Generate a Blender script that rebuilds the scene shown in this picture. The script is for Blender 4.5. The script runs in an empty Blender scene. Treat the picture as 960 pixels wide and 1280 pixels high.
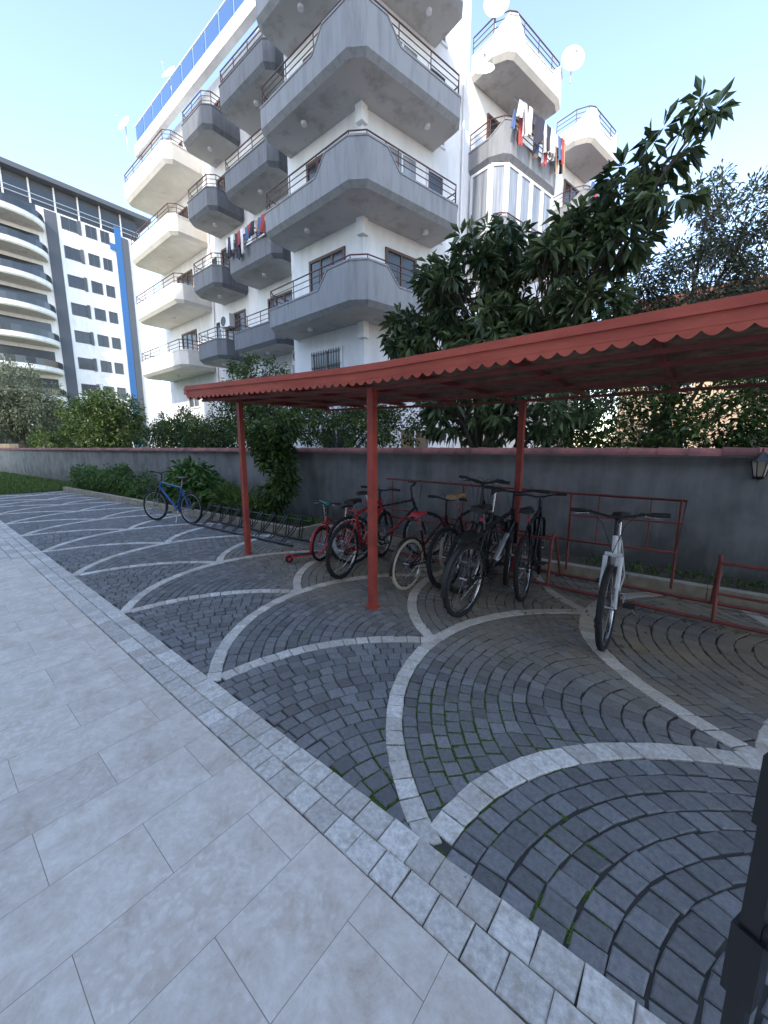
import bpy, math, random
import numpy as np
from mathutils import Vector, Matrix, noise as mnoise
random.seed(7); rng=np.random.default_rng(7)
D=bpy.data; scene=bpy.context.scene
pi=math.pi

# ------------------------------------------------------------------ materials
def newmat(name):
    m=D.materials.new(name); m.use_nodes=True
    nt=m.node_tree; b=nt.nodes['Principled BSDF']
    return m,nt,b
def lnk(nt,a,b): nt.links.new(a,b)
def mat(name,c1,c2=None,rough=0.7,scale=4.0,metal=0.0,bump=0.0,bscale=40.0,stretch=(1,1,1),spec=0.5,tint=0.0,lo=.35,hi=.65):
    m,nt,b=newmat(name)
    b.inputs['Roughness'].default_value=rough; b.inputs['Metallic'].default_value=metal
    b.inputs['Specular IOR Level'].default_value=spec
    if c2 is None:
        b.inputs['Base Color'].default_value=(*[x*.92 for x in c1],1)
        n=nt.nodes.new('ShaderNodeTexNoise'); n.inputs['Scale'].default_value=30; n.inputs['Detail'].default_value=2
        mr=nt.nodes.new('ShaderNodeMapRange'); mr.inputs['To Min'].default_value=max(rough-.1,.02); mr.inputs['To Max'].default_value=min(rough+.12,1)
        lnk(nt,n.outputs['Fac'],mr.inputs['Value']); lnk(nt,mr.outputs[0],b.inputs['Roughness'])
        return m
    tc=nt.nodes.new('ShaderNodeTexCoord'); mp=nt.nodes.new('ShaderNodeMapping')
    mp.inputs['Scale'].default_value=stretch
    lnk(nt,tc.outputs['Object'],mp.inputs['Vector'])
    n=nt.nodes.new('ShaderNodeTexNoise'); n.inputs['Scale'].default_value=scale; n.inputs['Detail'].default_value=5; n.inputs['Roughness'].default_value=0.65
    lnk(nt,mp.outputs[0],n.inputs['Vector'])
    r=nt.nodes.new('ShaderNodeValToRGB'); r.color_ramp.elements[0].position=lo; r.color_ramp.elements[1].position=hi
    r.color_ramp.elements[0].color=(*c2,1); r.color_ramp.elements[1].color=(*c1,1)
    lnk(nt,n.outputs['Fac'],r.inputs['Fac'])
    out=r.outputs['Color']
    if tint>0:
        at=nt.nodes.new('ShaderNodeAttribute'); at.attribute_name='tint'
        mr=nt.nodes.new('ShaderNodeMapRange'); mr.inputs['To Min'].default_value=1-tint; mr.inputs['To Max'].default_value=1+tint
        lnk(nt,at.outputs['Fac'],mr.inputs['Value'])
        vm=nt.nodes.new('ShaderNodeVectorMath'); vm.operation='SCALE'
        lnk(nt,out,vm.inputs[0]); lnk(nt,mr.outputs[0],vm.inputs['Scale']); out=vm.outputs[0]
    lnk(nt,out,b.inputs['Base Color'])
    if bump>0:
        n2=nt.nodes.new('ShaderNodeTexNoise'); n2.inputs['Scale'].default_value=bscale; n2.inputs['Detail'].default_value=3
        lnk(nt,tc.outputs['Object'],n2.inputs['Vector'])
        bp=nt.nodes.new('ShaderNodeBump'); bp.inputs['Strength'].default_value=bump; bp.inputs['Distance'].default_value=0.01
        lnk(nt,n2.outputs['Fac'],bp.inputs['Height']); lnk(nt,bp.outputs[0],b.inputs['Normal'])
    return m
def leafmat(name,dark,light,rough=0.45,trans=0.25):
    m,nt,b=newmat(name)
    at=nt.nodes.new('ShaderNodeAttribute'); at.attribute_name='tint'
    r=nt.nodes.new('ShaderNodeValToRGB')
    r.color_ramp.elements[0].color=(*dark,1); r.color_ramp.elements[1].color=(*light,1)
    lnk(nt,at.outputs['Fac'],r.inputs['Fac']); lnk(nt,r.outputs[0],b.inputs['Base Color'])
    b.inputs['Roughness'].default_value=rough
    if trans>0:
        t=nt.nodes.new('ShaderNodeBsdfTranslucent'); lnk(nt,r.outputs[0],t.inputs['Color'])
        mx=nt.nodes.new('ShaderNodeMixShader'); mx.inputs[0].default_value=trans
        lnk(nt,b.outputs[0],mx.inputs[1]); lnk(nt,t.outputs[0],mx.inputs[2])
        lnk(nt,mx.outputs[0],nt.nodes['Material Output'].inputs['Surface'])
    return m

M={}
M['white']=mat('white_plaster',(0.78,0.78,0.78),(0.66,0.662,0.665),0.85,1.6,stretch=(1.5,1.5,.5),lo=.3,hi=.55)
M['cream']=mat('cream_plaster',(0.80,0.76,0.68),(0.68,0.64,0.56),0.85,1.2)
M['balc']=mat('light_grey_balcony_paint',(0.27,0.275,0.285),(0.205,0.21,0.22),0.8,2.6,stretch=(2.2,2.2,0.3),lo=.33,hi=.55)
M['balcd']=mat('dark_grey_balcony_paint',(0.165,0.172,0.185),(0.12,0.126,0.137),0.8,2.6,stretch=(2.2,2.2,0.3),lo=.33,hi=.55)
M['under']=mat('balcony_underside',(0.50,0.485,0.465),(0.36,0.335,0.31),0.9,1.4,lo=.33,hi=.5)
M['maroon']=mat('maroon_rail',(0.10,0.045,0.045),None,0.5,4)
M['bluerail']=mat('blue_glass_panel',(0.06,0.13,0.30),None,0.2,2)
M['glass']=mat('window_glass',(0.03,0.035,0.04),None,0.13,0.6,spec=0.8)
M['curtain']=mat('curtained_glass',(0.35,0.37,0.40),(0.16,0.18,0.20),0.12,1.3,stretch=(6,6,0.3),spec=0.8)
M['brown']=mat('brown_frame',(0.12,0.06,0.04),None,0.5,5)
M['pvc']=mat('white_pvc',(0.8,0.8,0.8),None,0.4,5)
M['blue']=mat('blue_trim',(0.03,0.13,0.34),None,0.5,2)
M['dkgrey']=mat('dark_grey_cladding',(0.09,0.10,0.12),None,0.6,2)
M['conc']=mat('concrete',(0.4,0.39,0.37),(0.28,0.27,0.25),0.9,3,bump=0.3)
M['metal']=mat('galvanised_metal',(0.5,0.5,0.5),None,0.4,6,metal=0.6)
M['bark']=mat('bark',(0.16,0.13,0.10),(0.08,0.065,0.05),0.95,9,stretch=(1,1,0.3))
M['red']=mat('red_paint',(0.60,0.12,0.07),(0.44,0.075,0.045),0.5,2.2,stretch=(1,1,3))
M['redpost']=mat('red_post_paint',(0.46,0.075,0.05),(0.30,0.05,0.036),0.5,7)
M['maroonpost']=mat('faded_red_rack_paint',(0.33,0.07,0.055),(0.18,0.055,0.04),0.55,9)
M['board']=mat('roof_board',(0.42,0.26,0.17),(0.18,0.105,0.07),0.9,9,bump=0.4,bscale=25)
M['tile']=mat('clay_tile',(0.30,0.10,0.075),(0.15,0.06,0.05),0.75,5,tint=0.35)
M['kerb']=mat('kerb_stone',(0.46,0.40,0.31),(0.30,0.26,0.19),0.85,6,bump=0.4)
M['soil']=mat('soil',(0.12,0.09,0.06),(0.06,0.045,0.03),1,8,bump=1.0,bscale=20)
M['moss']=mat('moss',(0.10,0.155,0.022),(0.045,0.075,0.014),1,50,bump=1.0,bscale=200)
M['black']=mat('black_metal',(0.012,0.012,0.014),None,0.35,5)
M['rubber']=mat('tyre_rubber',(0.018,0.018,0.018),None,0.8,10)
M['chrome']=mat('chrome',(0.55,0.55,0.56),None,0.25,6,metal=1.0)
M['plastic']=mat('black_plastic',(0.025,0.025,0.025),None,0.5,6)
M['bikered']=mat('bike_red',(0.42,0.02,0.03),None,0.25,2)
M['bikeblue']=mat('bike_blue',(0.02,0.10,0.32),None,0.25,2)
M['bikewhite']=mat('bike_white',(0.75,0.75,0.76),None,0.25,2)
M['bikeblack']=mat('bike_black',(0.015,0.017,0.02),None,0.25,2)
M['bikemaroon']=mat('bike_maroon',(0.09,0.012,0.02),None,0.25,2)
M['creamtyre']=mat('cream_tyre',(0.6,0.54,0.40),None,0.7,6)
M['tan']=mat('tan_saddle',(0.42,0.27,0.13),None,0.6,6)
M['teal']=mat('teal_grip',(0.03,0.40,0.35),None,0.5,6)
M['pink']=mat('pink_red',(0.62,0.05,0.08),None,0.4,6)
M['amber']=mat('lantern_glass',(0.55,0.48,0.35),None,0.2,6)
M['beige']=mat('beige_plaster',(0.62,0.47,0.33),(0.5,0.38,0.26),0.9,1)
M['loquat']=leafmat('loquat_leaf',(0.02,0.048,0.018),(0.16,0.22,0.085),0.38,0.2)
M['olive']=leafmat('olive_leaf',(0.06,0.08,0.045),(0.26,0.295,0.20),0.5,0.2)
M['citrus']=leafmat('citrus_leaf',(0.018,0.05,0.012),(0.14,0.21,0.045),0.4,0.2)
M['shrub']=leafmat('shrub_leaf',(0.03,0.08,0.02),(0.15,0.26,0.055),0.5,0.2)
M['grass']=leafmat('grass_blade',(0.05,0.10,0.02),(0.16,0.24,0.05),0.6,0)
M['dry']=leafmat('dry_leaf',(0.10,0.06,0.03),(0.30,0.20,0.09),0.8,0)
M['lawn']=mat('lawn',(0.10,0.17,0.04),(0.05,0.09,0.02),1,6)
M['c1']=mat('cloth_white',(0.8,0.8,0.8),None,0.9); M['c2']=mat('cloth_red',(0.42,0.08,0.08),None,0.9)
M['c3']=mat('cloth_blue',(0.10,0.16,0.32),None,0.9); M['c4']=mat('cloth_orange',(0.5,0.33,0.22),None,0.9); M['c5']=mat('cloth_dark',(0.05,0.05,0.07),None,0.9)
M['ground']=mat('ground',(0.25,0.23,0.20),(0.17,0.16,0.14),1,0.5)

def settmat(name,dk,lt,dust_and_reflection,mott=None):
    m,nt,b=newmat(name)
    at=nt.nodes.new('ShaderNodeAttribute'); at.attribute_name='tint'
    r=nt.nodes.new('ShaderNodeValToRGB'); r.color_ramp.elements[0].color=(*dk,1); r.color_ramp.elements[1].color=(*lt,1)
    lnk(nt,at.outputs['Fac'],r.inputs['Fac'])
    tc=nt.nodes.new('ShaderNodeTexCoord')
    n=nt.nodes.new('ShaderNodeTexNoise'); n.inputs['Scale'].default_value=45; n.inputs['Detail'].default_value=5; n.inputs['Roughness'].default_value=0.75
    lnk(nt,tc.outputs['Object'],n.inputs['Vector'])
    mr=nt.nodes.new('ShaderNodeMapRange'); mr.inputs['From Min'].default_value=0.3; mr.inputs['From Max'].default_value=0.7; mr.inputs['To Min'].default_value=0.68; mr.inputs['To Max'].default_value=1.3
    lnk(nt,n.outputs['Fac'],mr.inputs['Value'])
    vm=nt.nodes.new('ShaderNodeVectorMath'); vm.operation='SCALE'; lnk(nt,r.outputs[0],vm.inputs[0]); lnk(nt,mr.outputs[0],vm.inputs['Scale'])
    n2=nt.nodes.new('ShaderNodeTexNoise'); n2.inputs['Scale'].default_value=1.3; n2.inputs['Detail'].default_value=5
    lnk(nt,tc.outputs['Object'],n2.inputs['Vector'])
    base=vm.outputs[0]
    if mott:
        n6=nt.nodes.new('ShaderNodeTexNoise'); n6.inputs['Scale'].default_value=14; n6.inputs['Detail'].default_value=6; n6.inputs['Roughness'].default_value=.7; lnk(nt,tc.outputs['Object'],n6.inputs['Vector'])
        m6=nt.nodes.new('ShaderNodeMapRange'); m6.inputs['From Min'].default_value=.5; m6.inputs['From Max'].default_value=.68; m6.inputs['To Max'].default_value=.65; lnk(nt,n6.outputs['Fac'],m6.inputs['Value'])
        x6=nt.nodes.new('ShaderNodeMix'); x6.data_type='RGBA'; lnk(nt,m6.outputs[0],x6.inputs['Factor']); lnk(nt,base,x6.inputs[6]); x6.inputs[7].default_value=(*mott,1); base=x6.outputs[2]
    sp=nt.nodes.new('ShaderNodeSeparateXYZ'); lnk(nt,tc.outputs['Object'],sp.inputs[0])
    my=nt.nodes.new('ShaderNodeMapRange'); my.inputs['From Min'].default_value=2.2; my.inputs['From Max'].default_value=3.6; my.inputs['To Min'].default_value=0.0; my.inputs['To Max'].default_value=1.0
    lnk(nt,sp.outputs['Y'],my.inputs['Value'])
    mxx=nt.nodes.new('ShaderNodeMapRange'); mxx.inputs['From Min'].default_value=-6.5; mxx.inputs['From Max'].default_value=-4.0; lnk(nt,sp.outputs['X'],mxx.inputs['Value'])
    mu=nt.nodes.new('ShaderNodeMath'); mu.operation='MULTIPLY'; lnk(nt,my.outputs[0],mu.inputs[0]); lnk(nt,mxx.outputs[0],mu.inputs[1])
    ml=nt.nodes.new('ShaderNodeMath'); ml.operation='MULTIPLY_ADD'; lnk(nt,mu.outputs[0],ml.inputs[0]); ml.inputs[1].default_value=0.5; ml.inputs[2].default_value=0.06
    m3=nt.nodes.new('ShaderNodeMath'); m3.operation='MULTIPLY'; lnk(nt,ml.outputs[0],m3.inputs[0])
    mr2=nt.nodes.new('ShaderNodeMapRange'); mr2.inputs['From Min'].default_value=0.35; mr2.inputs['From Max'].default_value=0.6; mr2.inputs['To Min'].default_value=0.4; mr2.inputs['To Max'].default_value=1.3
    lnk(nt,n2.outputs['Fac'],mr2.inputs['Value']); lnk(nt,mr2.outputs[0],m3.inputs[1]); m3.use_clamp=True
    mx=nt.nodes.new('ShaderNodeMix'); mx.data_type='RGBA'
    lnk(nt,m3.outputs[0],mx.inputs['Factor']); lnk(nt,base,mx.inputs[6]); mx.inputs[7].default_value=(*dust_and_reflection,1)  # dust, plus warm reflection under the canopy painted into the colour
    lnk(nt,mx.outputs[2],b.inputs['Base Color'])
    b.inputs['Roughness'].default_value=0.7
    bp=nt.nodes.new('ShaderNodeBump'); bp.inputs['Strength'].default_value=0.55; bp.inputs['Distance'].default_value=0.008
    lnk(nt,n.outputs['Fac'],bp.inputs['Height']); lnk(nt,bp.outputs[0],b.inputs['Normal'])
    return m
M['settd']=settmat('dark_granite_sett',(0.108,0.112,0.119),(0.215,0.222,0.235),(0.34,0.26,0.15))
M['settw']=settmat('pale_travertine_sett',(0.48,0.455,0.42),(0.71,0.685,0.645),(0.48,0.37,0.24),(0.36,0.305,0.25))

def mortar():
    m,nt,b=newmat('joint_mortar_and_moss')
    tc=nt.nodes.new('ShaderNodeTexCoord')
    n=nt.nodes.new('ShaderNodeTexNoise'); n.inputs['Scale'].default_value=1.7; n.inputs['Detail'].default_value=5
    lnk(nt,tc.outputs['Object'],n.inputs['Vector'])
    r=nt.nodes.new('ShaderNodeValToRGB'); r.color_ramp.elements[0].position=0.62; r.color_ramp.elements[1].position=0.72
    r.color_ramp.elements[0].color=(0.05,0.048,0.044,1); r.color_ramp.elements[1].color=(0.07,0.09,0.03,1)
    lnk(nt,n.outputs['Fac'],r.inputs[0]); lnk(nt,r.outputs[0],b.inputs['Base Color']); b.inputs['Roughness'].default_value=1
    return m
M['mortar']=mortar()

def marble():
    m,nt,b=newmat('marble_slab')
    tc=nt.nodes.new('ShaderNodeTexCoord')
    mp=nt.nodes.new('ShaderNodeMapping'); mp.inputs['Rotation'].default_value=(0,0,math.radians(90)); mp.inputs['Location'].default_value=(0.44,0.15,0)
    lnk(nt,tc.outputs['Object'],mp.inputs['Vector'])
    br=nt.nodes.new('ShaderNodeTexBrick'); br.inputs['Scale'].default_value=1
    br.inputs['Brick Width'].default_value=0.62; br.inputs['Row Height'].default_value=0.31; br.inputs['Mortar Size'].default_value=0.0012; br.inputs['Mortar Smooth'].default_value=0.1
    br.inputs['Color1'].default_value=(0,0,0,1); br.inputs['Color2'].default_value=(1,1,1,1); br.inputs['Bias'].default_value=0
    lnk(nt,mp.outputs[0],br.inputs['Vector'])
    vs=nt.nodes.new('ShaderNodeVectorMath'); vs.operation='SCALE'; lnk(nt,br.outputs['Color'],vs.inputs[0]); vs.inputs['Scale'].default_value=7
    va=nt.nodes.new('ShaderNodeVectorMath'); va.operation='ADD'; lnk(nt,tc.outputs['Object'],va.inputs[0]); lnk(nt,vs.outputs[0],va.inputs[1])
    n=nt.nodes.new('ShaderNodeTexNoise'); n.inputs['Scale'].default_value=6; n.inputs['Detail'].default_value=9; n.inputs['Roughness'].default_value=0.8; n.inputs['Distortion'].default_value=0.3
    lnk(nt,va.outputs[0],n.inputs['Vector'])
    r=nt.nodes.new('ShaderNodeValToRGB'); e=r.color_ramp.elements
    e[0].position=0.32; e[0].color=(0.46,0.365,0.295,1); e[1].position=0.66; e[1].color=(0.76,0.71,0.64,1)
    x=e.new(0.43); x.color=(0.57,0.50,0.43,1); x=e.new(0.52); x.color=(0.64,0.58,0.51,1)
    lnk(nt,n.outputs['Fac'],r.inputs[0])
    v=nt.nodes.new('ShaderNodeTexVoronoi'); v.inputs['Scale'].default_value=30; v.feature='SMOOTH_F1'
    nd=nt.nodes.new('ShaderNodeTexNoise'); nd.inputs['Scale'].default_value=14; nd.inputs['Detail'].default_value=5; lnk(nt,va.outputs[0],nd.inputs['Vector'])
    v2=nt.nodes.new('ShaderNodeVectorMath'); v2.operation='MULTIPLY_ADD'; lnk(nt,nd.outputs['Color'],v2.inputs[0]); v2.inputs[1].default_value=(0.16,0.16,0.16); lnk(nt,va.outputs[0],v2.inputs[2])
    lnk(nt,v2.outputs[0],v.inputs['Vector'])
    n5=nt.nodes.new('ShaderNodeTexNoise'); n5.inputs['Scale'].default_value=2.0; n5.inputs['Detail'].default_value=4; lnk(nt,va.outputs[0],n5.inputs['Vector'])
    r5=nt.nodes.new('ShaderNodeMapRange'); r5.inputs['From Min'].default_value=0.42; r5.inputs['From Max'].default_value=0.65; r5.inputs['To Max'].default_value=0.38; lnk(nt,n5.outputs['Fac'],r5.inputs['Value'])
    rv=nt.nodes.new('ShaderNodeValToRGB'); rv.color_ramp.elements[0].position=0.15; rv.color_ramp.elements[0].color=(0.79,0.75,0.69,1); rv.color_ramp.elements[1].position=0.55; rv.color_ramp.elements[1].color=(0.52,0.43,0.36,1)
    lnk(nt,v.outputs['Distance'],rv.inputs[0])
    mx0=nt.nodes.new('ShaderNodeMix'); mx0.data_type='RGBA'; lnk(nt,r5.outputs[0],mx0.inputs['Factor']); lnk(nt,r.outputs[0],mx0.inputs[6]); lnk(nt,rv.outputs[0],mx0.inputs[7])
    sv=nt.nodes.new('ShaderNodeMapRange'); sv.inputs['To Min'].default_value=0.93; sv.inputs['To Max'].default_value=1.04
    sx=nt.nodes.new('ShaderNodeSeparateColor'); lnk(nt,br.outputs['Color'],sx.inputs[0]); lnk(nt,sx.outputs[0],sv.inputs['Value'])
    vm=nt.nodes.new('ShaderNodeVectorMath'); vm.operation='SCALE'; lnk(nt,mx0.outputs[2],vm.inputs[0]); lnk(nt,sv.outputs[0],vm.inputs['Scale'])
    mx=nt.nodes.new('ShaderNodeMix'); mx.data_type='RGBA'; lnk(nt,br.outputs['Fac'],mx.inputs['Factor']); lnk(nt,vm.outputs[0],mx.inputs[6]); mx.inputs[7].default_value=(0.26,0.21,0.17,1)
    lnk(nt,mx.outputs[2],b.inputs['Base Color']); b.inputs['Roughness'].default_value=0.55
    bp=nt.nodes.new('ShaderNodeBump'); bp.invert=True; bp.inputs['Strength'].default_value=0.6; bp.inputs['Distance'].default_value=0.004
    lnk(nt,br.outputs['Fac'],bp.inputs['Height']); lnk(nt,bp.outputs[0],b.inputs['Normal'])
    return m
M['marble']=marble()

def wallmat():
    m,nt,b=newmat('weathered_grey_render')
    tc=nt.nodes.new('ShaderNodeTexCoord')
    mp=nt.nodes.new('ShaderNodeMapping'); mp.inputs['Scale'].default_value=(2.5,2.5,0.35); lnk(nt,tc.outputs['Object'],mp.inputs[0])
    n=nt.nodes.new('ShaderNodeTexNoise'); n.inputs['Scale'].default_value=1.6; n.inputs['Detail'].default_value=7; n.inputs['Roughness'].default_value=0.7; lnk(nt,mp.outputs[0],n.inputs[0])
    n2=nt.nodes.new('ShaderNodeTexNoise'); n2.inputs['Scale'].default_value=2.5; n2.inputs['Detail'].default_value=7; lnk(nt,tc.outputs['Object'],n2.inputs[0])
    sp=nt.nodes.new('ShaderNodeSeparateXYZ'); lnk(nt,tc.outputs['Object'],sp.inputs[0])
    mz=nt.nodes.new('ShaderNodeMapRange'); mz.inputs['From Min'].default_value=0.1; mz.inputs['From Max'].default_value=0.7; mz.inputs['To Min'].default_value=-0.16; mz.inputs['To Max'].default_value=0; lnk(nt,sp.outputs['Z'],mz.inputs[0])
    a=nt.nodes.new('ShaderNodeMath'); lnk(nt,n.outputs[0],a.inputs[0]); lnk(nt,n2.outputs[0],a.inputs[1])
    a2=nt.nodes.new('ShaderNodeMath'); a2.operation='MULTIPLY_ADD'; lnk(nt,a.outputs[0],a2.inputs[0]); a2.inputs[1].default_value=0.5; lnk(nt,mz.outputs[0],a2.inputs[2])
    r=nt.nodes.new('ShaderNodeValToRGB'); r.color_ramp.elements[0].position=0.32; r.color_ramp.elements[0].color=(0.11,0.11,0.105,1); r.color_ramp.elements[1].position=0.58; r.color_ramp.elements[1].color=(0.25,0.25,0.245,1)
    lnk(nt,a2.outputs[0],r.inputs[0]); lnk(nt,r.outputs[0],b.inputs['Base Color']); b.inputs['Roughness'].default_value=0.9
    n3=nt.nodes.new('ShaderNodeTexNoise'); n3.inputs['Scale'].default_value=60; lnk(nt,tc.outputs['Object'],n3.inputs[0])
    bp=nt.nodes.new('ShaderNodeBump'); bp.inputs['Strength'].default_value=0.3; bp.inputs['Distance'].default_value=0.01; lnk(nt,n3.outputs[0],bp.inputs['Height']); lnk(nt,bp.outputs[0],b.inputs['Normal'])
    return m
M['wall']=wallmat()

# ------------------------------------------------------------------ mesh builder
class MB:
    def __init__(s): s.v=[]; s.f=[]; s.m=[]; s.sm=[]; s.t=[]; s.mats=[]
    def mi(s,k):
        if k not in s.mats: s.mats.append(k)
        return s.mats.index(k)
    def add(s,verts,faces,k,smooth=False,tint=0.5):
        o=len(s.v); s.v.extend([tuple(p) for p in verts]); i=s.mi(k)
        for f in faces:
            s.f.append(tuple(o+a for a in f)); s.m.append(i); s.sm.append(smooth); s.t.append(tint)
    def bulk(s,V,F,k,T):
        o=len(s.v); s.v.extend(map(tuple,V.tolist())); s.f.extend(map(tuple,(F+o).tolist())); i=s.mi(k)
        s.m.extend([i]*len(F)); s.sm.extend([False]*len(F)); s.t.extend(T.tolist())
    def box(s,a,b,k,T=None,tint=0.5):
        x0,y0,z0=a; x1,y1,z1=b
        v=[Vector(p) for p in [(x0,y0,z0),(x1,y0,z0),(x1,y1,z0),(x0,y1,z0),(x0,y0,z1),(x1,y0,z1),(x1,y1,z1),(x0,y1,z1)]]
        if T is not None: v=[T@p for p in v]
        s.add(v,[(3,2,1,0),(4,5,6,7),(0,1,5,4),(1,2,6,5),(2,3,7,6),(3,0,4,7)],k,tint=tint)
    def tube(s,pts,rad,k,n=8,cap=True,T=None,tint=0.5):
        pts=[Vector(p) for p in pts]
        if T is not None: pts=[T@p for p in pts]
        if not hasattr(rad,'__len__'): rad=[rad]*len(pts)
        vs=[]; L=len(pts); ref=None
        for i,p in enumerate(pts):
            d=(pts[min(i+1,L-1)]-pts[max(i-1,0)]).normalized()
            if ref is None:
                ref=Vector((0,0,1)) if abs(d.z)<0.9 else Vector((1,0,0))
            u=d.cross(ref).normalized(); w=u.cross(d).normalized(); ref=w
            for j in range(n):
                a=2*pi*(j+0.5)/n; vs.append(p+(u*math.cos(a)+w*math.sin(a))*rad[i])
        fs=[]
        for i in range(L-1):
            for j in range(n):
                a=i*n+j; b=i*n+(j+1)%n; fs.append((a,b,b+n,a+n))
        s.add(vs,fs,k,smooth=(n>4),tint=tint)
        if cap: s.add(vs[:n],[tuple(range(n))],k); s.add(vs[-n:],[tuple(reversed(range(n)))],k)
    def torus(s,c,ax,R,r,k,seg=32,n=8,T=None,a0=0,a1=2*pi,sq=1.0):
        c=Vector(c); ax=Vector(ax).normalized(); u=ax.orthogonal().normalized(); w=ax.cross(u)
        full=abs(a1-a0-2*pi)<1e-6; N=seg if full else seg+1; vs=[]
        if not full: u=Vector((1,0,0)); w=Vector((0,0,1))
        for i in range(N):
            a=a0+(a1-a0)*i/seg; d=u*math.cos(a)+w*math.sin(a)
            for j in range(n):
                b=2*pi*j/n; vs.append(c+d*(R+r*math.cos(b))+ax*(r*sq*math.sin(b)))
        if T is not None: vs=[T@p for p in vs]
        fs=[]
        for i in range(seg):
            i2=(i+1)%N
            for j in range(n): fs.append((i*n+j,i2*n+j,i2*n+(j+1)%n,i*n+(j+1)%n))
        s.add(vs,fs,k,True)
    def disc(s,c,ax,R,h,k,n=20,T=None):
        c=Vector(c); ax=Vector(ax).normalized(); s.tube([c-ax*h/2,c+ax*h/2],R,k,n,True,T)
    def obj(s,name,parent=None):
        me=D.meshes.new(name); me.from_pydata(s.v,[],s.f)
        for k in s.mats: me.materials.append(M[k])
        me.polygons.foreach_set('material_index',s.m); me.polygons.foreach_set('use_smooth',s.sm)
        at=me.attributes.new('tint','FLOAT','FACE'); at.data.foreach_set('value',s.t)
        me.update(); o=D.objects.new(name,me); scene.collection.objects.link(o)
        if parent: o.parent=parent
        return o
def empty(name):
    e=D.objects.new(name,None); scene.collection.objects.link(e); return e

# ------------------------------------------------------------------ ground
def kerbY(x): return 5.13+0.055*x if x>-5.6 else 4.6+0.055*x
def wallY(x): return 5.87+0.055*x
g=MB(); g.add([(-400,-400,-.06),(400,-400,-.06),(400,500,-.06),(-400,500,-.06)],[(0,1,2,3)],'ground'); g.obj('ground')
g=MB(); g.add([(-19,0.2,-.010),(4.5,0.2,-.010),(4.5,5.4,-.010),(-5.5,5.0,-.010),(-19,4.0,-.010)],[(0,1,2,3,4)],'mortar'); g.obj('paving_bed')
g=MB(); g.box((-7.6,-4,-.055),(4.5,0.895,0.002),'marble'); g.obj('marble_floor')

a_=1.77; row=1.45; ry=row/math.sin(math.radians(60)); x0_=-0.69; y0_=1.15
def sett(mb,c4,k,z,inset=0.0055,tint=None,jit=.004,tilt=.0022):
    c=sum((Vector(p) for p in c4),Vector((0,0)))/4
    out=[];mid=[];inn=[]
    tl=(random.uniform(-tilt,tilt),random.uniform(-tilt,tilt))
    for i,p in enumerate(c4):
        q=Vector(p)+Vector((random.uniform(-jit,jit),random.uniform(-jit,jit)))
        d=(c-q); L=d.length; sx=1 if i in(1,2) else -1; sy=1 if i>1 else -1; zz=tl[0]*sx+tl[1]*sy
        out.append((q.x,q.y,-.012)); mid.append((q.x,q.y,z+zz-.0045)); r=q+d*(inset*1.3/L)
        inn.append((r.x,r.y,z+zz))
    t=random.random() if tint is None else tint
    F=[(8,9,10,11)]
    for i in range(4):
        j=(i+1)%4; F+=[(i,j,4+j,4+i),(4+i,4+j,8+j,8+i)]
    mb.add(out+mid+inn,F,k,tint=t)
def wx(x): return x+.30*(x+.69) if x>-.69 else x
def P(cx,cy,r,th): return (wx(cx+r*math.cos(th)),cy+r*ry/a_*math.sin(th))
def P0(cx,cy,r,th): return (cx+r*math.cos(th),cy+r*ry/a_*math.sin(th))
def rn(x,y,cx,cy): return math.hypot(x-cx,(y-cy)*a_/ry)
gd=MB(); gw=MB()
for j in range(-2,6):
    for i in range(-14,6):
        cx=x0_+a_*(i+(0.5 if j%2 else 0)); cy=y0_+row*j
        if cx>6.5 or cx<-20: continue
        kx=1.15 if cx>.1 else 1.0
        n=int(2*math.radians(60)*a_/0.112)
        for q in range(n):
            t1=math.radians(120)+math.radians(120)*q/n; t2=math.radians(120)+math.radians(120)*(q+1)/n
            g1=0.0026/a_; c4=[P(cx,cy,a_-.05,t1+g1),P(cx,cy,a_+.05,t1+g1),P(cx,cy,a_+.05,t2-g1),P(cx,cy,a_-.05,t2-g1)]
            mx=sum(p[0] for p in c4)/4; my=sum(p[1] for p in c4)/4
            if my<1.17 or my>kerbY(mx)-.03 or mx<-18.6 or mx>4.3: continue
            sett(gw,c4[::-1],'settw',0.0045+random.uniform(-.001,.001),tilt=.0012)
        r=a_-.053; k=0; dr=.092/kx**.5
        while r>0.06:
            r1=r-dr; rm=(r+r1)/2
            n=max(3,int(math.radians(124)*rm/(0.104/kx))); off=random.uniform(-.5,.5)
            for q in range(-1,n+2):
                t1=math.radians(118)+math.radians(124)*(q+off)/n; t2=t1+math.radians(124)/n
                ga=0.0034/rm*random.uniform(.8,1.5)
                tm=(t1+t2)/2; m0=P0(cx,cy,rm,tm); m_=(wx(m0[0]),m0[1])
                if m_[1]<1.12 or m_[1]>kerbY(m_[0])-.02 or m_[0]<-18.6 or m_[0]>4.3: continue
                if rn(*m0,cx+a_/2,cy+row)<a_-0.0 or rn(*m0,cx+a_/2,cy-row)<a_-0.0: continue
                jr=random.uniform(-.0025,.0025)
                c4=[P(cx,cy,r-.0038+jr,t1+ga),P(cx,cy,r-.0038+jr,t2-ga),P(cx,cy,r1+.0038+jr,t2-ga),P(cx,cy,r1+.0038+jr,t1+ga)]
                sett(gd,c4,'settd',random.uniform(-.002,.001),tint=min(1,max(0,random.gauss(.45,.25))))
            r=r1; k+=1
gd.obj('cobblestone_paving'); 
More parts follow.
